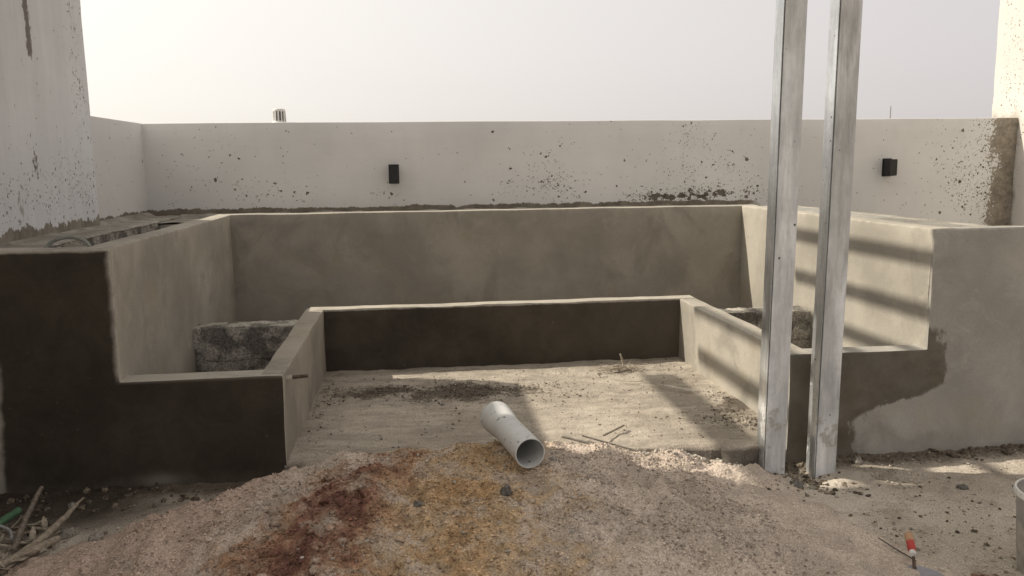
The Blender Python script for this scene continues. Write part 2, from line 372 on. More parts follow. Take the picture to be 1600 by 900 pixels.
def grains_into(V, F, A, hf, region, n, rmin, rmax, dens=None, lift=.3):
    """many small angular grains lying on a height field"""
    x0, x1, y0, y1 = region; k = 0; tries = 0
    while k < n and tries < n * 6:
        tries += 1
        x = random.uniform(x0, x1); y = y0 + (y1 - y0) * random.random()
        if dens and random.random() > dens(x, y): continue
        r = rmin + (rmax - rmin) * random.random() ** 4
        z = hf(x, y) + r * lift
        a = random.uniform(0, 6.28); e = [r * random.uniform(.6, 1.3) for _ in range(6)]; b = len(V); ca, sa = math.cos(a), math.sin(a)
        V += [(x + ca * e[0], y + sa * e[0], z), (x - sa * e[1], y + ca * e[1], z), (x - ca * e[2], y - sa * e[2], z + .2 * r), (x + sa * e[3], y - ca * e[3], z), (x, y, z + .75 * e[4]), (x + .3 * r, y, z - .75 * e[5])]
        for q in ((0, 1, 4), (1, 2, 4), (2, 3, 4), (3, 0, 4), (1, 0, 5), (2, 1, 5), (3, 2, 5), (0, 3, 5)): F.append((b + q[0], b + q[1], b + q[2]))
        A += [random.random()] * 6; k += 1
def grid(V, F, A, x0, x1, y0, y1, st, hf):
    nx = int(round((x1 - x0) / st)) + 1; ny = int(round((y1 - y0) / st)) + 1; b = len(V)
    for j in range(ny):
        y = y0 + (y1 - y0) * j / (ny - 1)
        for i in range(nx):
            x = x0 + (x1 - x0) * i / (nx - 1); V.append((x, y, hf(x, y)))
    for j in range(ny - 1):
        for i in range(nx - 1):
            q = b + j * nx + i; F.append((q, q + 1, q + nx + 1, q + nx))
    A += [.5] * (nx * ny)
def field(name, V, F, A, mat, label=None, cat=None, kind=None, group=None):
    o = link(name, (V, F), mat); a = o.data.attributes.new('grain', 'FLOAT', 'POINT'); a.data.foreach_set('value', A)
    return tag(o, label, cat, group, kind)

def col_ground(m, x, y, z):
    c = m.mix(m.step(m.noise(1.7, 4, .6), .35, .65), (.50, .445, .375), (.40, .35, .29))
    c = m.mix(m.step(m.noise(5, 4, .65), .5, .68, 0, .7), c, (.26, .225, .18))
    foot = m.ma('MULTIPLY', m.step(m.ma('ADD', y, m.ma('MULTIPLY', m.noise(9, 4, .6), .14)), 3.55, 3.66), .85)
    c = m.mix(foot, c, (.095, .075, .055))
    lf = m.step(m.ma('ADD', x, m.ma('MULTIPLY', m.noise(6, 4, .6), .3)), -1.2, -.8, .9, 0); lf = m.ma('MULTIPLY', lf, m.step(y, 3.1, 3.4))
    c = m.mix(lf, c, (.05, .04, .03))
    br = m.gauss([(x, 1.93, .16), (y, 2.42, .08)]); c = m.mix(m.step(m.ma('ADD', m.ma('MULTIPLY', br, .5), m.noise(14, 4, .7)), .68, .82), c, (.16, .085, .055))
    return c
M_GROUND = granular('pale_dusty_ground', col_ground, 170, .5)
V, F, A = [], [], []
grid(V, F, A, -2.1, 3.4, 1.5, 3.7, .016, ground_h)
grains_into(V, F, A, ground_h, (.9, 3.2, 2.0, 3.65), 5200, .0015, .010, lambda x, y: .12 + .9 * sstep(.50, .62, .5 + .5 * fbm(x, y, 3, 3.2, 3)) + .7 * sstep(3.45, 3.6, y))
grains_into(V, F, A, ground_h, (-2.0, -.4, 2.3, 3.65), 1500, .002, .012)
b = len(V)      # the far sheet round the fine part, out to the horizon
ring = [(-2.1, 1.5), (3.4, 1.5), (3.4, 3.7), (-2.1, 3.7)]; far = [(-1500, -1500), (1500, -1500), (1500, 1500), (-1500, 1500)]
V += [(x, y, 0.0) for x, y in ring] + [(x, y, 0.0) for x, y in far]; A += [.5] * 8
for i in range(4): F.append((b + 4 + i, b + 4 + (i + 1) % 4, b + (i + 1) % 4, b + i))
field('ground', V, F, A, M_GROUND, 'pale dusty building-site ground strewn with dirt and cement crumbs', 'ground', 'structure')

# the raised slab inside the seating
def slab_edge(x): return 3.60 + .16 * sstep(1.58, 1.72, x) + .09 * sstep(-.45, -.6, x) + .05 * math.sin(x * 2.2 + .6) + .02 * noise.noise(Vector((x * 9, 0, 0)))
def slab_h(x, y):
    h = .09 + fbm(x, y, 1, 2.1, 3) * .008 + fbm(x, y, 4, 8, 5) * .0065
    d = dirt(x, y); h += d * (.010 + .012 * max(0, fbm(x, y, 8, 16, 3)))
    return h
def dirt(x, y):
    def g(cx, cy, sx, sy): return math.exp(-((x - cx) / sx) ** 2 - ((y - cy) / sy) ** 2)
    v = 1.2 * g(.25, 4.66, .42, .20) + .9 * g(-.25, 4.72, .30, .14) + .8 * g(1.70, 4.2, .10, .38) + .55 * g(1.6, 3.85, .2, .2) + .5 * g(-.55, 4.4, .06, .6) + .4 * g(1.3, 5.0, .25, .07)
    return v * max(0, .55 + 1.0 * fbm(x, y, 11, 4.5, 4))
def col_slab(m, x, y, z):
    c = m.mix(m.step(m.noise(2.0, 4, .6), .35, .65), (.40, .352, .290), (.33, .288, .235))
    c = m.mix(m.step(m.noise(8, 4, .65), .55, .72, 0, .6), c, (.25, .215, .175))
    c = m.mul(c, m.step(m.noise(7, 5, .7, m.scale(m.P, (.45, 1.5, 1))), .32, .68, .78, 1.16)); sc_ = m.noise(16, 4, .7, m.scale(m.P, (.35, 1.3, 1)), dist=.8); c = m.mix(m.step(sc_, .62, .70, 0, .55), c, (.20, .17, .135))
    n = m.noise(7, 5, .7); n2 = m.noise(26, 4, .7)
    d = m.ma('MAXIMUM', m.gauss([(x, .27, .50), (y, 4.66, .24)]), m.ma('MULTIPLY', m.gauss([(x, -.25, .36), (y, 4.72, .17)]), .95))
    d = m.ma('MAXIMUM', d, m.ma('MULTIPLY', m.gauss([(x, 1.70, .13), (y, 4.15, .42)]), .8))
    f = m.step(m.ma('ADD', m.ma('ADD', m.ma('MULTIPLY', d, .42), m.ma('MULTIPLY', n, .9)), m.ma('MULTIPLY', n2, .5)), .85, 1.06)
    c = m.mix(m.ma('MULTIPLY', f, .85), c, (.085, .068, .052))
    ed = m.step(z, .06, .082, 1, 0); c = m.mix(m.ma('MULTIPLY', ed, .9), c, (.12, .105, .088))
    return c
M_SLAB = granular('trampled_screed', col_slab, 200, .45)
V, F, A = [], [], []
x0, x1, st = -.615, 1.765, .014
nx = int((x1 - x0) / st) + 1; ny = 128
for j in range(ny + 3):
    for i in range(nx):
        x = x0 + (x1 - x0) * i / (nx - 1); ye = slab_edge(x)
        if j < 3:
            q_ = noise.noise(Vector((x * 8, 0, 3))) * .03 + noise.noise(Vector((x * 27, j * 1.5, 0))) * .018; y = ye - .03 + (0, .004, .018)[j] + q_ * (1, 1, .7)[j]; z = (-.06, .015, .066)[j] + .014 * noise.noise(Vector((x * 25, j * 3, 1)))
        else:
            y = ye + (5.33 - ye) * (j - 3) / (ny - 1); z = slab_h(x, y) - (.012 * math.exp(-(j - 3) / 1.5)) * (1 + noise.noise(Vector((x * 14, j * .5, 2))))
        V.append((x, y, z))
for j in range(ny + 2):
    for i in range(nx - 1):
        q = j * nx + i; F.append((q, q + 1, q + nx + 1, q + nx))
A += [.5] * len(V)
grains_into(V, F, A, slab_h, (-.58, 1.72, 3.68, 5.25), 5200, .0015, .009, lambda x, y: .06 + 1.1 * min(1, dirt(x, y)))
field('pit_floor', V, F, A, M_SLAB, 'raised trampled screed floor inside the U of seat walls', 'floor', 'structure')

# ------------------------------------------------------------------ the plastered seating pit (one masonry unit)
B = empty('built_in_bench', (.5, 4.6, 0), 'plastered cement U shaped seating pit with tall back walls and low seat walls', 'bench')
T = .12
# front walls: an L profile with a tall pillar and a low apron
lf = [(-2.06, -.12), (-.602, -.12), (-.602, .490), (-1.287, .490), (-1.287, 1.068), (-2.06, 1.068)]
o = link('front_wall', rough(prism_bm(lf, 3.65, 3.65 + T), .07, .004, .009), M_FL, B, 40); o['label'] = 'dark wet front wall with a tall pillar at its outer end'
rf = [(1.752, -.12), (3.6, -.12), (3.6, 1.068), (2.446, 1.068), (2.446, .489), (1.752, .489)]
o = link('front_wall', rough(prism_bm(rf, 3.65, 3.65 + T), .07, .004, .009, 3.0), M_FR, B, 40); o['label'] = 'half dried front wall with a ragged dark damp stain'
# tall back rests
link('backrest_wall', rough(box_bm(-1.287 - T, -1.284, 3.664, 5.985, -.1, 1.071), .08, .004, .010, 6.0), M_PLAST, B, 40)
link('backrest_wall', rough(box_bm(2.443, 2.446 + T, 3.664, 5.985, -.1, 1.071), .08, .004, .010, 9.0), M_PLAST, B, 40)
link('backrest_wall', rough(box_bm(-1.287 - T - .01, 2.446 + T + .01, 5.975, 6.095, -.1, 1.073), .08, .004, .010, 12.0), M_BACK, B, 40)
# low seat walls
def skew_wall(xa0, xa1, ya, xb0, xb1, yb, z0, z1):
    bm = bmesh.new()
    q = [bm.verts.new(p) for p in ((xa0, ya, z0), (xa1, ya, z0), (xb1, yb, z0), (xb0, yb, z0), (xa0, ya, z1), (xa1, ya, z1), (xb1, yb, z1), (xb0, yb, z1))]
    for f in ((3, 2, 1, 0), (4, 5, 6, 7), (0, 1, 5, 4), (1, 2, 6, 5), (2, 3, 7, 6), (3, 0, 4, 7)): bm.faces.new([q[i] for i in f])
    return bm
link('seat_wall', rough(skew_wall(-.705, -.5995, 3.664, -.712, -.597, 5.40, -.1, .493), .07, .005, .010, 15.0), M_SEAT, B, 40)
link('seat_wall', rough(skew_wall(1.7495, 1.865, 3.664, 1.749, 1.868, 5.405, -.1, .493), .07, .005, .010, 18.0), M_PLAST, B, 40)
o = link('seat_wall', rough(box_bm(-.70, 1.86, 5.295, 5.41, -.1, .498), .07, .005, .010, 21.0), M_LB, B, 40); o['label'] = 'low dark wet seat wall along the back'
# rough block dividers in the open seats
for x0, x1, s in ((-1.30, -.69, 0), (1.84, 2.46, 5)):
    top = .475 if s else .495
    bm = rough(box_bm(x0, x1, 4.843, 5.0, -.1, top - .02), .04, .004, .006, 25 + s, 5.0, .004)
    zz = [-.05, .115, .29, top]
    for ci in range(3):
        xs = [x0, x0 + (x1 - x0) * (.30 + .35 * (ci % 2) + .1 * (s > 0)), x1]
        for bi in range(2):
            b2 = rough(box_bm(xs[bi] + .003, xs[bi + 1] - .003, 4.838 + random.uniform(-.005, .006), 5.01, zz[ci] + .003, zz[ci + 1] - random.uniform(.0, .008)), .022, .007, .006, 60 + s + ci * 3 + bi, 6.0, .005)
            me_ = bpy.data.meshes.new('tmp'); b2.to_mesh(me_); b2.free(); bm.from_mesh(me_); bpy.data.meshes.remove(me_)
    link('block_divider', bm, M_BLOCK, B, 60)
# rubble fill lying in the seats
V, F, A = [], [], []
for xa, xb in ((-1.30, -.69), (1.84, 2.46)):
    grid(V, F, A, xa, xb, 3.75, 5.99, .04, lambda x, y: .10 + .04 * fbm(x, y, 3, 4, 3))
grid(V, F, A, -.75, 1.9, 5.38, 5.99, .04, lambda x, y: .10 + .04 * fbm(x, y, 3, 4, 3))
field('seat_fill', V, F, A, M_GROUND, 'loose dirt lying in the open seats behind the low walls', 'fill', 'structure')

# ------------------------------------------------------------------ walls round the terrace
W1 = tag(link('tall_wall', rough(box_bm(-2.30, -2.05, -3.0, 5.70, -.1, 2.62), .14, .006, .010, 30.0, 1.5), M_TALL, None, 40), 'tall whitewashed wall with rusty drips standing left of the pit', 'wall')
W2 = tag(link('parapet_wall', rough(box_bm(-2.25, 5.32, 6.82, 6.98, -.1, 1.748), .14, .003, .008, 33.0, 1.2), M_PAR, None, 40), 'long chipped white parapet wall behind the pit carrying two black lamps', 'wall')
W3 = tag(link('parapet_wall', rough(box_bm(-2.25, -2.085, 5.69, 6.83, -.1, 1.748), .14, .003, .008, 36.0, 1.2), M_PAR, None, 40), 'short white parapet return between tall white wall and long parapet', 'wall')
W4 = tag(link('tall_wall', rough(box_bm(5.29, 5.55, 3.0, 7.17, -.1, 3.3), .10, .010, .02, 39.0, 3.5, .004), M_TALLR, None, 40), 'sunlit rough white wall at the right end of the parapet', 'wall')

# ledges (mortar topped curbs) between the bench and the walls
L = empty('planter_ledge', (-1.9, 5.0, 0), 'grey mortar ledge along foot of tall white wall, bare blocks on its side', 'ledge')
link('block_wall', rough(box_bm(-1.93, -1.835, 3.78, 6.5, -.1, 1.022), .03, .008, .01, 41.0, 6, .006), M_BLOCK, L, 60)
bm = bmesh.new(); V, F, A = [], [], []
grid(V, F, A, -2.10, -1.830, 3.76, 6.83, .018, lambda x, y: 1.030 + .005 * fbm(x, y, 3, 5, 4) + .035 * sstep(-2.02, -2.1, x) - .012 * sstep(-1.845, -1.83, x))
link('mortar_top', (V, F), M_MORT, L, 180)
L2 = empty('planter_ledge', (1.5, 6.45, 0), 'narrow mortar ledge along foot of the long white parapet', 'ledge')
V, F, A = [], [], []
grid(V, F, A, -1.84, 2.93, 6.20, 6.83, .035, lambda x, y: 1.012 + .012 * fbm(x, y, 3, 5, 4) + .03 * sstep(6.74, 6.83, y))
link('mortar_top', (V, F), M_MORT, L2, 180)
link('block_wall', rough(box_bm(-1.84, 2.9, 6.208, 6.34, -.1, 1.000), .06, .006, .01, 44.0, 5, .004), M_BLOCK, L2, 60)
L3 = empty('planter_ledge', (2.9, 4.8, 0), 'narrow pale mortar kerb behind the sunlit right back wall', 'ledge')
link('block_wall', rough(box_bm(2.80, 2.92, 3.78, 6.22, -.1, 1.060), .05, .005, .01, 47.0, 5, .003), M_MORT, L3, 60)
# dark soil low in the planter trenches
V, F, A = [], [], []
grid(V, F, A, -1.86, -1.40, 3.76, 6.23, .04, lambda x, y: .95 + .03 * fbm(x, y, 3, 6, 3))
grid(V, F, A, -1.40, 2.9, 6.09, 6.24, .04, lambda x, y: .80 + .03 * fbm(x, y, 3, 6, 3))
field('planter_soil', V, F, A, M_GROUND, 'dry soil low in the planter trench behind the back walls', 'soil', 'structure')
V, F, A = [], [], []
grid(V, F, A, 2.555, 2.815, 3.765, 5.98, .03, lambda x, y: 1.030 + .008 * fbm(x, y, 3, 6, 3))
field('planter_fill', V, F, A, flat_mat('dark_fill', (.11, .096, .078), .95, .35, 50), 'dark fill under the metal lath behind the sunlit right back wall', 'soil', 'structure')  # dark all over so the lath strands stand out against it
# perforated metal lath lying in the right planter
def m_metal(name, col=(.55, .55, .53), rough=.45, dust=.4, dcol=(.36, .32, .26), metal=.85):
    m = Mt(name); n = m.noise(8, 4, .65, m.scale(m.P, (1, 1, .3))); n2 = m.noise(45, 4, .7); v = m.voro(60, out='Color')
    c = m.mul(col, m.step(m.noise(3.5, 4, .6), .3, .7, .78, 1.15)); c = m.mul(c, m.step(n2, .3, .7, .9, 1.08))
    d = m.ma('MULTIPLY', m.step(n, .42, .66), dust); c = m.mix(d, c, dcol)
    return m.end(c, m.step(d, 0, 1, rough, .85), m.bump(n2, .12, .002), .4, m.step(d, 0, .6, metal, .1))
M_LATH = m_metal('bright_lath', (.6, .58, .52), .5, .3)
bm = bmesh.new()
nseg = 62
for i in range(nseg):
    y = 3.85 + 2.2 * i / nseg
    for sgn in (-1, 1): tube_bm([(2.60, y, 1.058), (2.70, y + .028 * sgn, 1.066), (2.80, y, 1.060)], .0032, 4, bm)
for xx in (2.60, 2.80): tube_bm([(xx, 3.85, 1.058), (xx, 6.05, 1.058)], .004, 5, bm)
tag(link('metal_lath', bm, M_LATH), 'perforated metal lath strip lying along the top of the right back wall', 'metal lath')

# ------------------------------------------------------------------ pergola overhead that shades the pit
M_BEAM = flat_mat('painted_steel_grey', (.30, .29, .27), .6)
PG = empty('pergola', (1.7, 3.55, 0), 'flat terrace canopy with projecting steel joists held up above the posts', 'pergola')
link('roof_panel', rough(box_bm(-3.3, 4.2, 2.8, 4.32, 2.96, 3.06), .5, .001, .004), flat_mat('canopy_boards', (.36, .34, .31), .8), PG, 40)
for xb, wx, hz in ((.262, .045, .045), (-.015, .045, .045), (-.27, .045, .045), (-.56, .045, .045), (-.886, .05, .055), (-1.195, .05, .055), (-1.585, .15, .08)):
    link('joist', box_bm(xb - wx / 2, xb + wx / 2, 4.32, 5.86, 3.005 - hz / 2, 3.005 + hz / 2), M_BEAM, PG)

# ------------------------------------------------------------------ two galvanised posts
def m_post(name, dust, seed):
    m = Mt(name); x, y, z = m.xyz(); P = m.P
    nx = m.xyz(m.g.outputs['Normal'])[1]; front = m.step(nx, -.8, -.6, 1, 0)
    n = m.noise(7, 4, .65, m.scale(P, (1.5, 1.5, .25))); n2 = m.noise(45, 4, .7); bl = m.noise(4, 3, .5, m.scale(P, (1, 1, .6)))
    c = m.mul((.84, .86, .87), m.step(bl, .3, .7, .72, 1.1)); c = m.mul(c, m.step(n2, .3, .7, .92, 1.06))
    d = m.ma('MULTIPLY', m.step(n, .35, .6, .35, 1), m.ma('MULTIPLY', front, dust))
    c = m.mix(d, c, m.mul((.455, .455, .445), m.step(m.noise(11, 4, .7, m.scale(P, (1, 1, .4))), .3, .7, .82, 1.18)))
    sp = m.step(m.noise(26, 3, .6), .70, .73); sp = m.ma('MULTIPLY', sp, m.step(m.noise(2.5, 2, .5), .42, .6)); c = m.mix(sp, c, (.13, .12, .11)); hv = m.voro(15); c = m.mix(m.ma('MULTIPLY', m.step(hv, .10, .06), m.step(m.noise(5, 2, .5), .45, .5)), c, (.06, .055, .05)); scr = m.noise(38, 3, .6, m.scale(P, (1, 1, .12))); c = m.mul(c, m.step(scr, .34, .66, .88, 1.08))
    cem = m.ma('MULTIPLY', m.step(m.noise(9, 4, .65), .54, .62), m.step(z, .1, .75, .75, 0)); c = m.mix(cem, c, (.33, .31, .27))
    met = m.ma('MULTIPLY', m.step(d, 0, .55, .75, .0), m.step(cem, 0, .4, 1, 0))
    return m.end(c, m.step(d, 0, 1, .33, .8), m.bump(m.ma('ADD', n2, m.ma('MULTIPLY', n, 1.5)), .15, .003), .4, met)
def post(x0, y0, lean, label, mat):
    w, d, t, h = .101, .088, .004, 2.96
    E = empty('steel_post', (x0 + w / 2, y0 + d / 2, 0), label, 'post', 'galvanised posts in front of the pit')
    def chan(poly):
        bm = bmesh.new(); zs = [-.10, .45, 1.1, 1.9, h]
        rings = [[bm.verts.new((x0 + px + lean * z + .0012 * math.sin(z * 5 + x0), y0 + py, z)) for px, py in poly] for z in zs]
        n = len(poly)
        for i in range(len(zs) - 1):
            for k in range(n): bm.faces.new((rings[i][k], rings[i][(k + 1) % n], rings[i + 1][(k + 1) % n], rings[i + 1][k]))
        bm.faces.new(rings[0][::-1]); bm.faces.new(rings[-1]); bmesh.ops.recalc_face_normals(bm, faces=bm.faces)
        ed = [e for e in bm.edges if e.calc_face_angle(0) > .6 and abs(e.verts[0].co.z - e.verts[1].co.z) > .2]
        bmesh.ops.bevel(bm, geom=ed, offset=.0015, segments=2, affect='EDGES'); return bm
    # front channel: web to the viewer, flanges going back; rear channel nested in it with its flange outside on the left
    link('channel', chan([(0.003, 0), (w, 0), (w, d * .8), (w - t, d * .8), (w - t, t), (.003 + t, t), (.003 + t, d * .6), (.003, d * .6)]), mat, E, 40)
    link('channel', chan([(-.0025, .004), (.0005, .004), (.0005, d - t), (w - t - .002, d - t), (w - t - .002, d * .3), (w - .006, d * .3), (w - .006, d), (-.0025, d)]), mat, E, 40)
    return E
post(1.573, 3.50, .0115, 'galvanised steel post nearer the middle of the pit, its front face plain grey', m_post('galvanised_grey', .75, 0))
post(1.815, 3.485, .0115, 'galvanised steel post nearer the damp stained wall, streaked with whitish cement', m_post('galvanised_streaked', 1.0, 1))

# ------------------------------------------------------------------ wall lamps
M_BLACK = flat_mat('black_powder_coat', (.012, .012, .013), .45, .15)
M_GLASS = flat_mat('lamp_lens', (.10, .10, .10), .25, .1)
def lamp(x, label):
    E = empty('wall_lamp', (x, 6.80, 1.33), label, 'wall lamp', 'black lamps on the parapet')
    bm = box_bm(x - .036, x + .036, 6.715, 6.822, 1.263, 1.402); bmesh.ops.bevel(bm, geom=bm.edges[:], offset=.003, segments=2, affect='EDGES')
    link('body', bm, M_BLACK, E, 40)
    bm = box_bm(x - .026, x + .026, 6.735, 6.79, 1.2595, 1.2622); link('lens', bm, M_GLASS, E)
    bm = box_bm(x - .042, x + .042, 6.8155, 6.8225, 1.255, 1.410); bmesh.ops.bevel(bm, geom=bm.edges[:], offset=.002, segments=1, affect='EDGES'); link('back_plate', bm, M_BLACK, E, 40)
    return E
lamp(-.158, 'small black box lamp on the parapet near the white vent cap')
lamp(4.085, 'small black box lamp on the parapet beyond the two steel posts')

# ------------------------------------------------------------------ vent cap and mast
M_PVCW = flat_mat('white_plastic', (.72, .71, .68), .5, .1)
E = empty('vent_cap', (-1.052, 6.90, 1.748), 'small white ribbed vent cap standing on the long parapet', 'vent cap')
link('cap', lathe_bm([(.046, 1.838), (.049, 1.848), (.043, 1.858), (.012, 1.861)], 28, (-1.052, 6.90, 0)), M_PVCW, E, 50)
link('base', lathe_bm([(.055, 1.744), (.056, 1.758), (.050, 1.764), (.030, 1.766)], 28, (-1.052, 6.90, 0)), M_PVCW, E, 50)
link('core', lathe_bm([(.034, 1.765), (.034, 1.839)], 20, (-1.052, 6.90, 0)), flat_mat('dark_gap', (.16, .15, .14), .8), E, 50)
bm = bmesh.new()
for k in range(12):
    a = 2 * math.pi * k / 12; c, s = math.cos(a), math.sin(a)
    tube_bm([(-1.052 + .048 * c, 6.90 + .048 * s, 1.763), (-1.052 + .044 * c, 6.90 + .044 * s, 1.840)], .0065, 6, bm)
link('rib', bm, M_PVCW, E, 60)
# thin mast far behind
bm = tube_bm([(13.2, 22.0, -.1), (13.2, 22.0, 2.86)], .016, 6)
tag(link('antenna_mast', bm, flat_mat('weathered_steel', (.35, .33, .33), .6)), 'thin distant mast sticking up above the parapet right of the posts', 'mast')

# ------------------------------------------------------------------ sand heap
def col_pile(m, x, y, z):
    nz = m.n('ShaderNodeVectorMath'); nz.operation = 'SUBTRACT'; m.put(nz.inputs[0], m.noise(4.0, 5, .65, col=True)); nz.inputs[1].default_value = (.5, .5, .5)
    dx, dy, dz = m.xyz(nz.outputs[0]); X = m.ma('ADD', x, m.ma('MULTIPLY', dx, .62)); Y = m.ma('ADD', y, m.ma('MULTIPLY', dy, .62))
    D = m.ma('MAXIMUM', m.ma('SUBTRACT', 3.35, Y), 0.0)                           # distance downhill: the bands fan out
    mot = m.ma('ADD', m.ma('MULTIPLY', m.noise(8, 5, .7, m.scale(m.P, (1.4, .7, 1))), .75), m.ma('MULTIPLY', m.noise(45, 4, .75), .5))
    fine = m.step(m.noise(19, 5, .75), .3, .7, .66, 1.34)
    c = m.mix(m.step(m.noise(5, 5, .65), .4, .62), (.54, .455, .38), (.41, .345, .285))
    pk = m.step(m.ma('ADD', X, m.ma('MULTIPLY', D, .40)), -.35, -.65); c = m.mix(m.ma('MULTIPLY', pk, .75), c, (.46, .345, .275))
    def band(c, centre, fan, w0, wf, y0, y1, col, lo, hi, k):
        wv = m.ma('ADD', w0, m.ma('MULTIPLY', D, wf)); q = m.ma('DIVIDE', m.ma('SUBTRACT', m.ma('ADD', X, m.ma('MULTIPLY', D, fan)), centre), wv)
        g = m.ma('EXPONENT', m.ma('MULTIPLY', m.ma('MULTIPLY', q, q), -1.0)); g = m.ma('MULTIPLY', m.ma('MULTIPLY', g, m.step(Y, y0, y1)), m.step(m.noise(5.5, 4, .65), .3, .7, .55, 1.35))
        f = m.step(m.ma('ADD', m.ma('MULTIPLY', g, .62), mot), lo, hi)
        return m.mix(m.ma('MULTIPLY', f, k), c, m.mul(col, fine))
    c = band(c, .16, .10, .42, .12, 3.75, 3.50, (.45, .315, .18), .78, 1.24, .85)
    c = band(c, .22, .16, .20, .0, 3.60, 3.40, (.40, .255, .130), .98, 1.42, .75)
    c = band(c, -.20, .52, .10, .10, 3.1, 2.85, (.25, .155, .085), .90, 1.30, .7)
    c = band(c, -.13, .36, .17, .36, 3.52, 3.36, (.315, .19, .118), .78, 1.24, .8)
    c = band(c, -.17, .30, .10, .26, 3.46, 3.32, (.195, .097, .068), .93, 1.30, .88)
    c = band(c, -.20, .26, .09, .20, 3.40, 3.20, (.14, .070, .055), 1.12, 1.40, .8)
    gr = m.step(m.noise(6.5, 4, .7, m.scale(m.P, (1, .8, 1))), .56, .70, 0, .6); c = m.mix(gr, c, (.34, .295, .24))
    return c
M_PILE = granular('mixed_sand', col_pile, 150, .75)
V, F, A = [], [], []
def ph(x, y):
    p = pile_h(x, y); return p + ground_h(x, y) - .016 * (1 - sstep(.004, .03, p))
grid(V, F, A, -2.0, 2.0, 1.5, 3.95, .0125, ph)
grains_into(V, F, A, ph, (-1.3, 1.5, 1.9, 3.6), 42000, .0014, .0085, lambda x, y: sstep(.03, .09, pile_h(x, y)) * (.35 + .65 * sstep(.4, .6, .5 + .5 * fbm(x, y, 6, 4, 3))))
field('sand_heap', V, F, A, M_PILE, 'low heap of grey, ochre and rust red sand in the foreground', 'sand heap')

# ------------------------------------------------------------------ white pipe on the heap
def m_pvc():
    m = Mt('scuffed_white_pvc'); c = m.mul((.62, .62, .60), m.step(m.noise(5, 4, .6), .3, .7, .9, 1.06))
    sc = m.noise(28, 4, .7, dist=1.0); c = m.mix(m.step(sc, .60, .68, 0, .6), c, (.36, .35, .34))
    c = m.mix(m.step(m.noise(26, 3, .6), .665, .69), c, (.09, .085, .09))
    c = m.mix(m.step(m.noise(8, 3, .6), .55, .75, 0, .4), c, (.42, .37, .30))
    return m.end(c, .55, m.bump(m.noise(70, 3, .6), .1, .002), .4)
M_PVC = m_pvc()
p0 = Vector((.4225, 3.08, .2765)); p1 = Vector((.335, 3.60, .272)); ax = (p1 - p0); Lp = ax.length
R = .0605; t = .0035
PP = empty('drain_pipe', tuple(p0), 'short white plastic drain pipe with a socket end lying on the sand heap', 'pipe')
prof = [(R, 0), (R, Lp - .17), (R + .0015, Lp - .15), (R + .0075, Lp - .115), (R + .0085, Lp - .05), (R + .0125, Lp - .042), (R + .0125, Lp - .022), (R + .0085, Lp - .014), (R + .0085, Lp),
        (R + .0045, Lp), (R + .0045, Lp - .11), (R - t, Lp - .16), (R - t, 0)]
link('pipe', lathe_bm(prof, 56, p0, ax, True), M_PVC, PP, 35)

# ------------------------------------------------------------------ pipe stub in the left seat wall
E = empty('pipe_stub', (-.597, 3.73, .455), 'short rusty pipe stub poking out near the corner of the left seat wall', 'pipe stub')
M_RUST = flat_mat('rusty_steel', (.10, .07, .05), .8, .4, 60)
link('stub', tube_bm([(-.62, 3.735, .4545), (-.545, 3.745, .456), (-.505, 3.75, .457)], [.009, .009, .008], 12), M_RUST, E, 50)
link('collar', tube_bm([(-.606, 3.736, .4545), (-.575, 3.741, .455)], .0125, 12), flat_mat('pale_plastic_sleeve', (.42, .38, .32), .7), E, 50)

# ------------------------------------------------------------------ hose loop on the left planter
pts = []
for k in range(25):
    a = math.pi * (-.05 + 1.1 * k / 24); pts.append((-1.563 - .098 * math.cos(a), 3.93 + .02 * math.sin(a), 1.035 + .062 * math.sin(a)))
tag(link('hose', tube_bm(pts, .0085, 10), flat_mat('grey_green_hose', (.26, .27, .23), .6), None, 60), 'grey green hose looped over the top of the dark left pillar', 'hose')
V, F, A = [], [], []
heap = lambda x, y: 1.02 + .052 * math.exp(-((x + 1.563) / .07) ** 2 - ((y - 3.98) / .09) ** 2) + .004 * fbm(x, y, 1, 25, 2)
grid(V, F, A, -1.85, -1.41, 3.765, 4.12, .02, heap); grains_into(V, F, A, heap, (-1.72, -1.42, 3.78, 4.1), 500, .002, .006)
field('gravel_patch', V, F, A, granular('pale_gravel', lambda m, x, y, z: m.mix(m.noise(60, 2, .5), (.20, .18, .15), (.42, .39, .34)), 150), 'patch of pale grit inside the hose loop on the left pillar', 'gravel', 'stuff')

# ------------------------------------------------------------------ trowel
E = empty('trowel', (1.70, 2.50, -.02), 'bricklaying trowel with a red wooden handle resting on the ground', 'trowel')
gz = ground_h(1.7, 2.45) + .012
bm = bmesh.new()
out = [(px_, py_ + .045) for px_, py_ in [(1.700, 2.505), (1.678, 2.498), (1.664, 2.478), (1.668, 2.43), (1.70, 2.335), (1.755, 2.30), (1.79, 2.36), (1.768, 2.455), (1.735, 2.495)]]
lo = [bm.verts.new((x, y, gz + (y - 2.345) * .04)) for x, y in out]; hi = [bm.verts.new((x, y, gz + .0025 + (y - 2.345) * .04)) for x, y in out]
bm.faces.new(lo[::-1]); bm.faces.new(hi)
for i in range(len(out)): bm.faces.new((lo[i], lo[(i + 1) % len(out)], hi[(i + 1) % len(out)], hi[i]))
link('blade', bm, m_metal('grey_steel_blade', (.34, .34, .37), .5, .5, (.30, .29, .30), .5), E, 30)
h0 = Vector((1.696, 2.535, gz + .056)); hd = Vector((.045, .105, .030)).normalized()
link('neck', tube_bm([(1.70, 2.528, gz + .008), (1.700, 2.535, gz + .03), (1.697, 2.533, gz + .045), tuple(h0 + hd * .012)], [.007, .0055, .0055, .005], 8), M_RUST, E, 60)
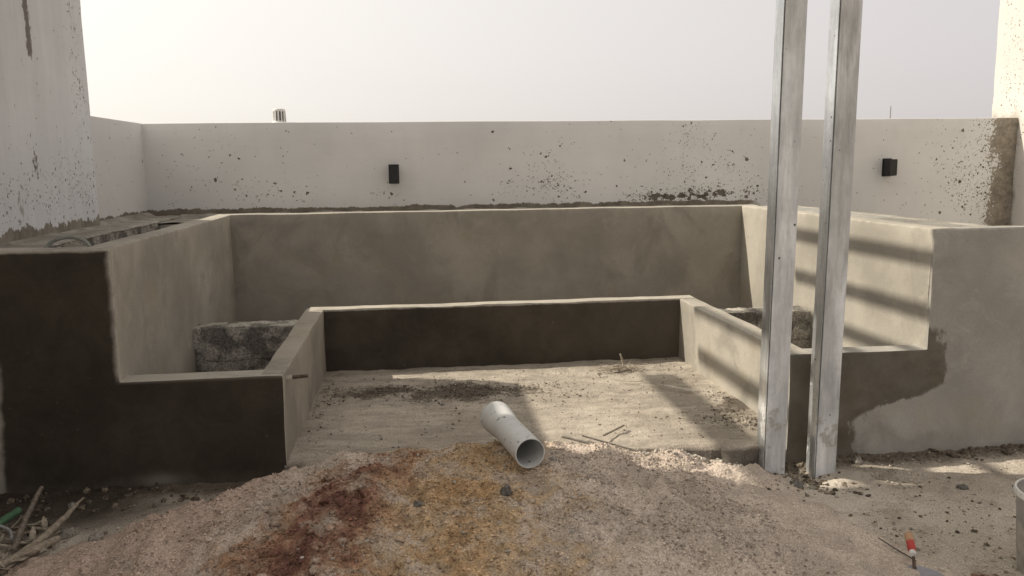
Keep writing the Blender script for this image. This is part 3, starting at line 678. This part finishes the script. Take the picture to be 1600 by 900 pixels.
link('ferrule', lathe_bm([(.0095, -.001), (.0115, 0), (.0115, .018), (.010, .019)], 16, h0, hd), flat_mat('pale_ferrule', (.55, .53, .50), .5), E, 40)
def m_handle():
    m = Mt('worn_red_wood'); q = m.n('ShaderNodeVectorMath'); q.operation = 'DOT_PRODUCT'; m.put(q.inputs[0], m.P); q.inputs[1].default_value = hd
    d = m.ma('SUBTRACT', q.outputs['Value'], h0.dot(hd)); c = m.mix(m.step(m.ma('ADD', d, m.ma('MULTIPLY', m.noise(70, 3, .6), .02)), .072, .085), (.42, .055, .045), (.42, .26, .15))
    return m.end(c, .6)
link('handle', lathe_bm([(.009, .018), (.0125, .022), (.0145, .04), (.0135, .06), (.0155, .085), (.0150, .105), (.010, .116), (.004, .119)], 20, h0, hd), m_handle(), E, 60)
tag(link('wire', tube_bm([(1.700, 2.76, ground_h(1.70, 2.76) + .022), (1.726, 2.68, ground_h(1.726, 2.68) + .020), (1.752, 2.60, ground_h(1.75, 2.60) + .014)], .0022, 6), flat_mat('dark_wire', (.06, .05, .045), .6)), 'thin dark wire lying beside the red handled trowel', 'wire')

# ------------------------------------------------------------------ bucket at the right edge
E = empty('bucket', (2.195, 2.46, -.035), 'cloudy translucent plastic bucket at the right edge, grey with cement', 'bucket')
def m_bucket():
    m = Mt('cloudy_plastic'); x, y, z = m.xyz(); n = m.noise(9, 4, .65, m.scale(m.P, (1, 1, .5)))
    f = m.step(m.ma('ADD', z, m.ma('MULTIPLY', n, .10)), .16, .22, 1, 0)
    c = m.mix(f, (.60, .585, .55), m.mul((.40, .375, .325), m.step(m.noise(12, 4, .6), .3, .7, .75, 1.2)))
    m.b.inputs['IOR'].default_value = 1.15; m.put(m.b.inputs['Transmission Weight'], m.step(f, 0, 1, .62, .0))
    return m.end(c, m.step(f, 0, 1, .28, .8), m.bump(n, .2, .004), .3)
bc = (2.195, 2.46, -.035); bw = .004
link('body', lathe_bm([(.128, .0), (.146, .26), (.150, .29), (.150 - bw, .29), (.146 - bw, .26), (.128 - bw, .006)], 56, bc), m_bucket(), E, 40)
link('rim', lathe_bm([(.1505, .272), (.156, .276), (.156, .289), (.152, .296), (.146, .296), (.1455, .2915), (.1505, .2905)], 56, bc, None, True), flat_mat('white_rim', (.62, .60, .56), .5), E, 40)
tag(link('wet_mortar', lathe_bm([(.120, .008), (.132, .135), (.09, .142), (.02, .150)], 40, bc), flat_mat('dark_mortar', (.12, .11, .095), .8), None, 60), 'dark grey mortar settled inside the cloudy bucket', 'mortar')

# ------------------------------------------------------------------ debris: sticks, planks, twigs, stones
M_STRAW = flat_mat('dry_pale_stalk', (.30, .25, .19), .9, .3, 60)
M_GREYW = flat_mat('grey_split_wood', (.20, .17, .135), .9, .35, 70)
M_GREEN = flat_mat('dull_green_plastic', (.075, .16, .085), .55, .3, 25)
def gh(x, y): return max(ground_h(x, y), ph(x, y))
def stalk(name, pts, rad, mat, label, cat, group=None, flat=1.0, seg=8):
    P = [Vector((x, y, gh(x, y) + z)) for x, y, z in pts]; Q = []; n = 6; rr = []
    for i in range(len(P) - 1):
        for k in range(n):
            u = k / n; Q.append(P[i].lerp(P[i + 1], u) + Vector((noise.noise(P[i] * 20 + Vector((k * .7, i, 1))), noise.noise(P[i] * 20 + Vector((k * .7, i, 9))), noise.noise(P[i] * 11 + Vector((k, 3, i))))) * rad[0] * .35)
            rr.append(rad[i] * (1 - u) + rad[i + 1] * u)
    Q.append(P[-1]); rr.append(rad[-1])
    return tag(link(name, tube_bm(Q, rr, seg), mat, None, 60), label, cat, group)
stalk('hose', [(-1.78, 2.98, .03), (-1.64, 3.12, .05), (-1.585, 3.30, .075)], [.016, .016, .015], M_GREEN, 'dull green hose end lying in the dark corner by the left front wall', 'hose')
stalk('dry_stalk', [(-1.50, 3.05, .015), (-1.535, 3.22, .05), (-1.555, 3.44, .11)], [.010, .012, .008], M_GREYW, 'grey broken stalk standing upright against the dark left wall', 'stalk', 'dry stalks below the dark wall')
stalk('dry_stalk', [(-1.49, 2.99, .01), (-1.42, 3.12, .035), (-1.385, 3.24, .065), (-1.36, 3.35, .09)], [.012, .015, .011, .003], M_STRAW, 'pale split stalk with a pointed tip lying on the left debris', 'stalk', 'dry stalks below the dark wall')
stalk('dry_stalk', [(-1.51, 2.93, .012), (-1.43, 3.02, .025), (-1.37, 3.12, .03)], [.013, .019, .014], M_STRAW, 'thick pale stalk lying flat nearest the sand heap', 'stalk', 'dry stalks below the dark wall')
stalk('dry_stalk', [(-1.66, 2.90, .01), (-1.56, 2.93, .02), (-1.47, 2.97, .015)], [.010, .013, .008], M_STRAW, 'short pale stalk lying crosswise at the bottom left corner', 'stalk', 'dry stalks below the dark wall')
pts = [(-1.585 + .045 * math.cos(a), 3.12 + .05 * math.sin(a), .03 + .05 * max(0, math.sin(a * .5))) for a in [0.2 + .35 * k for k in range(12)]]
stalk('cable', pts, [.0055] * 12, flat_mat('grey_cable', (.27, .27, .26), .6), 'curled grey cable between the green hose and the stalks', 'cable')

M_BOARD = flat_mat('weathered_board', (.17, .15, .125), .9, .3, 40)
def slat(name, a, b_, w, h, label, cat, mat=None, group=None):
    a = Vector(a); b_ = Vector(b_); d = (b_ - a); L = d.length; d.normalize(); s = d.cross(Vector((0, 0, 1))).normalized(); u = s.cross(d)
    bm = bmesh.new(); n = 8; prev = None
    for i in range(n + 1):
        c = a + d * L * i / n; j = noise.noise(c * 9) * w * .08
        q = [bm.verts.new(c + s * (sx * w / 2 + j) + u * (sz * h / 2)) for sx, sz in ((-1, -1), (1, -1), (1, 1), (-1, 1))]
        if prev:
            for k in range(4): bm.faces.new((prev[k], prev[(k + 1) % 4], q[(k + 1) % 4], q[k]))
        else: bm.faces.new(q[::-1])
        prev = q
    bm.faces.new(prev); bmesh.ops.recalc_face_normals(bm, faces=bm.faces)
    return tag(link(name, bm, mat or M_BOARD), label, cat, group)
slat('board', (.66, 3.70, .125), (1.06, 3.44, .076), .015, .007, 'grey board lying slanted behind the sand heap next to the pipe', 'board')
slat('board', (.76, 3.72, .118), (1.00, 3.555, .082), .008, .006, 'thin shorter board beside the slanted grey board', 'board')
slat('stick', (.86, 3.70, .12), (1.00, 3.86, .112), .008, .007, 'thin bent stick leaning up from the slab edge behind the heap', 'stick', M_GREYW)
slat('white_stick', (1.425, 4.56, .108), (1.556, 4.425, .106), .012, .008, 'thin straight white stick lying on the sunny pit floor', 'stick', flat_mat('white_painted', (.62, .58, .50), .6))
tag(link('wire', tube_bm([(1.20, 4.72, .104), (1.30, 4.66, .112), (1.42, 4.57, .107)], .003, 6), flat_mat('pale_wire', (.40, .36, .29), .7)), 'thin pale wire running on from the white stick', 'wire')
slat('stick', (1.40, 3.625, .045), (1.56, 3.60, .055), .007, .006, 'thin pale stick below the slab edge beside the nearer post', 'stick', flat_mat('pale_bare_wood', (.40, .36, .30), .8))
slat('stick', (1.27, 3.56, .03), (1.40, 3.64, .06), .007, .006, 'thin stick slanting down from the slab edge to the heap', 'stick', M_GREYW)

# brushwood on the pit floor
bm = bmesh.new(); c0 = Vector((1.29, 5.00, .10))
for k in range(70):
    a = random.uniform(0, 6.28); r0 = random.uniform(0, .09); L = random.uniform(.05, .16); e = random.uniform(-.05, .45) * random.random()
    p = c0 + Vector((math.cos(a) * r0 * 1.3, math.sin(a) * r0 * .7, random.uniform(0, .018))); b2 = random.uniform(0, 6.28)
    q = p + Vector((math.cos(b2) * L, math.sin(b2) * L * .6, L * e)); mdl = p.lerp(q, .5) + Vector((random.uniform(-.01, .01), random.uniform(-.01, .01), .006))
    tube_bm([p, mdl, q], [.0022, .002, .0012], 5, bm)
tube_bm([c0 + Vector((.01, .02, .0)), c0 + Vector((.0, .03, .05)), c0 + Vector((-.015, .03, .095))], [.008, .007, .005], 6, bm)
tag(link('brushwood', bm, flat_mat('dead_twigs', (.36, .31, .245), .9, .3, 80)), 'small tangle of dead twigs with one upright stick on the pit floor', 'twigs')

M_STONE = granular('grey_stone', lambda m, x, y, z: m.mix(m.noise(14, 4, .6), (.17, .155, .135), (.36, .33, .28)), 90, .4)
M_STONED = granular('dark_stone', lambda m, x, y, z: m.mix(m.noise(14, 4, .6), (.08, .075, .07), (.20, .185, .165)), 90, .4)
def stone(x, y, r, label, dark=False, sq=(1, .8, .65), sub=3, rest=gh, seed=0):
    o = link('stone', stone_bm((x, y, rest(x, y) + r * sq[2] * .45), r, sq, sub, seed, .5), M_STONED if dark else M_STONE, None, 50)
    a = o.data.attributes.new('grain', 'FLOAT', 'POINT'); a.data.foreach_set('value', [.5] * len(o.data.vertices))
    tag(o, label, 'stone', 'stones lying about')
stone(-1.365, 3.20, .034, 'grey rounded stone beside the pale stalks', seed=1)
stone(-1.455, 3.47, .020, 'small pale stone in the dark at the foot of the left front wall', seed=2)
stone(-1.22, 3.08, .030, 'flat reddish grey stone half sunk in the left flank of the heap', sq=(1.3, .8, .45), seed=3)
stone(.305, 2.90, .024, 'dark stone on the heap just below the pipe mouth', True, (1, .8, .9), seed=4)
stone(-.02, 2.83, .018, 'small dark stone on the ochre flank of the heap', True, seed=5)
stone(2.07, 3.565, .026, 'pale stone at the foot of the damp stained wall', seed=6)
stone(1.655, 3.34, .026, 'dark flat clod in front of the gap between posts', True, (1.4, .8, .5), seed=7)
stone(1.71, 3.30, .018, 'pale stone in front of the streaked post', seed=8)
stone(1.445, 3.535, .024, 'pale stone lying in the hollow below the slab edge', seed=9)
stone(2.36, 3.21, .020, 'dark clod in the sunny streak before the right wall', True, seed=10)
stone(.535, 3.20, .020, 'pale stone on the heap right of the pipe', seed=11)
stone(.12, 4.42, .014, 'small white stone among the dark dirt on the pit floor', rest=slab_h, seed=12)

# loose dark clods along the walls and round the posts (nobody could count them)
bm = bmesh.new(); vals = []
def clods(n, fx, rmin, rmax, rest):
    for k in range(n):
        x, y = fx(); r = rmin + (rmax - rmin) * random.random() ** 3; z = rest(x, y)
        stone_bm((x, y, z + r * .2), r, (1, .8, .7), 1, random.random() * 90, .7, bm)
clods(260, lambda: (random.uniform(1.6, 3.0), 3.645 - abs(random.gauss(0, .05))), .004, .019, ground_h)
clods(110, lambda: (random.gauss(1.75, .07), random.gauss(3.48, .09)), .005, .019, ground_h)
clods(70, lambda: (random.gauss(1.72, .16), random.gauss(3.28, .06)), .004, .016, gh)
clods(120, lambda: (random.uniform(1.05, 1.6), 3.585 - abs(random.gauss(0, .035))), .004, .014, gh)
clods(110, lambda: (random.uniform(-1.75, -.7), 3.63 - abs(random.gauss(0, .12))), .006, .024, gh)
clods(150, lambda: (random.gauss(2.2, .45), random.gauss(2.95, .22)), .003, .011, ground_h)
clods(60, lambda: (random.uniform(-1.8, -1.4), random.uniform(2.85, 3.3)), .006, .022, gh)
M_CLOD = granular('dark_soil_clods', lambda m, x, y, z: m.mix(m.step(m.noise(24, 3, .6), .4, .65), (.085, .068, .052), (.24, .20, .15)), 120, .5)
o = link('soil_clods', bm, M_CLOD); a = o.data.attributes.new('grain', 'FLOAT', 'POINT'); a.data.foreach_set('value', RNG.random(len(o.data.vertices) // 1) * .5 + .25)
tag(o, 'dark crumbly soil clods along the wall feet and round the posts', 'soil', None, 'stuff')
bm = bmesh.new()
def floor_spot():
    while True:
        x = random.uniform(-.58, 1.72); y = random.uniform(3.75, 5.25)
        if random.random() < dirt(x, y): return x, y
clods(900, floor_spot, .002, .010, slab_h)
o = link('dirt_crumbs', bm, M_CLOD); a = o.data.attributes.new('grain', 'FLOAT', 'POINT'); a.data.foreach_set('value', RNG.random(len(o.data.vertices)) * .5 + .25)
tag(o, 'dark dirt crumbs scattered over the pit floor', 'dirt', None, 'stuff')

def pile_clumps(n, fx, rmin, rmax):
    bm = bmesh.new()
    for k in range(n):
        x, y = fx(); r_ = rmin + (rmax - rmin) * random.random() ** 2.5
        stone_bm((x, y, ph(x, y) - r_ * .05), r_, (1, .85, .6), 2, random.random() * 90, .8, bm)
    o = link('sand_clumps', bm, M_PILE, None, 180); a = o.data.attributes.new('grain', 'FLOAT', 'POINT'); a.data.foreach_set('value', RNG.random(len(o.data.vertices)) * .3 + .35)
    tag(o, 'crumbly lumps of damp sand lying on the sand heap', 'sand lumps', None, 'stuff')
def clump_spot():
    y = random.uniform(2.2, 3.42); return random.gauss(-.18 - (3.3 - y) * .15, .22 + .1 * (3.4 - y)) if random.random() < .6 else random.uniform(-.7, 1.1), y
pile_clumps(420, clump_spot, .006, .026)
def flake(bm, c, L, w, a, tilt):
    ca, sa = math.cos(a), math.sin(a); prev = None
    for i in range(6):
        u = i / 5; ww = w * math.sin(math.pi * (.08 + .84 * u)); px = (u - .5) * L; pz = .25 * L * (u - .5) ** 2 + tilt * u * L
        q = [bm.verts.new((c[0] + ca * px - sa * sx * ww, c[1] + sa * px + ca * sx * ww, c[2] + pz + abs(sx) * ww * .35)) for sx in (-1, 0, 1)]
        if prev:
            for k in range(2): bm.faces.new((prev[k], prev[k + 1], q[k + 1], q[k]))
        prev = q
bm = bmesh.new()
for k in range(110):
    x = random.gauss(-1.60, .11); y = random.gauss(3.02, .13)
    flake(bm, (x, y, gh(x, y) + random.uniform(.003, .03)), random.uniform(.03, .085), random.uniform(.004, .012), random.uniform(0, 6.28), random.uniform(-.1, .5))
tag(link('leaf_litter', bm, flat_mat('dry_pale_leaves', (.33, .285, .22), .9, .4, 40), None, 180), 'pale dry leaf litter heaped in the near left corner', 'leaves', None, 'stuff')
bm = bmesh.new(); flake(bm, (-1.69, 3.03, gh(-1.69, 3.03) + .035), .20, .016, .9, .25)
tag(link('plastic_strip', bm, M_GREEN, None, 180), 'torn green plastic strip beside the green hose end', 'plastic strip')

bm = bmesh.new()
clods(260, lambda: (random.uniform(-.55, 1.7), random.uniform(3.7, 5.25)), .002, .008, slab_h)
clods(380, lambda: (random.uniform(1.0, 3.0), random.uniform(2.2, 3.6)), .002, .010, gh)
clods(160, lambda: (random.uniform(1.0, 1.62), 3.57 - abs(random.gauss(0, .05))), .004, .016, gh)
clods(200, lambda: (random.uniform(-.8, 1.2), random.uniform(2.2, 3.4)), .003, .011, gh)
o = link('pale_crumbs', bm, granular('pale_cement_crumbs', lambda m, x, y, z: m.mix(m.noise(24, 3, .6), (.34, .30, .25), (.52, .48, .42)), 120, .5)); a = o.data.attributes.new('grain', 'FLOAT', 'POINT'); a.data.foreach_set('value', RNG.random(len(o.data.vertices)) * .5 + .25)
tag(o, 'pale cement crumbs strewn over the ground and pit floor', 'rubble', None, 'stuff')
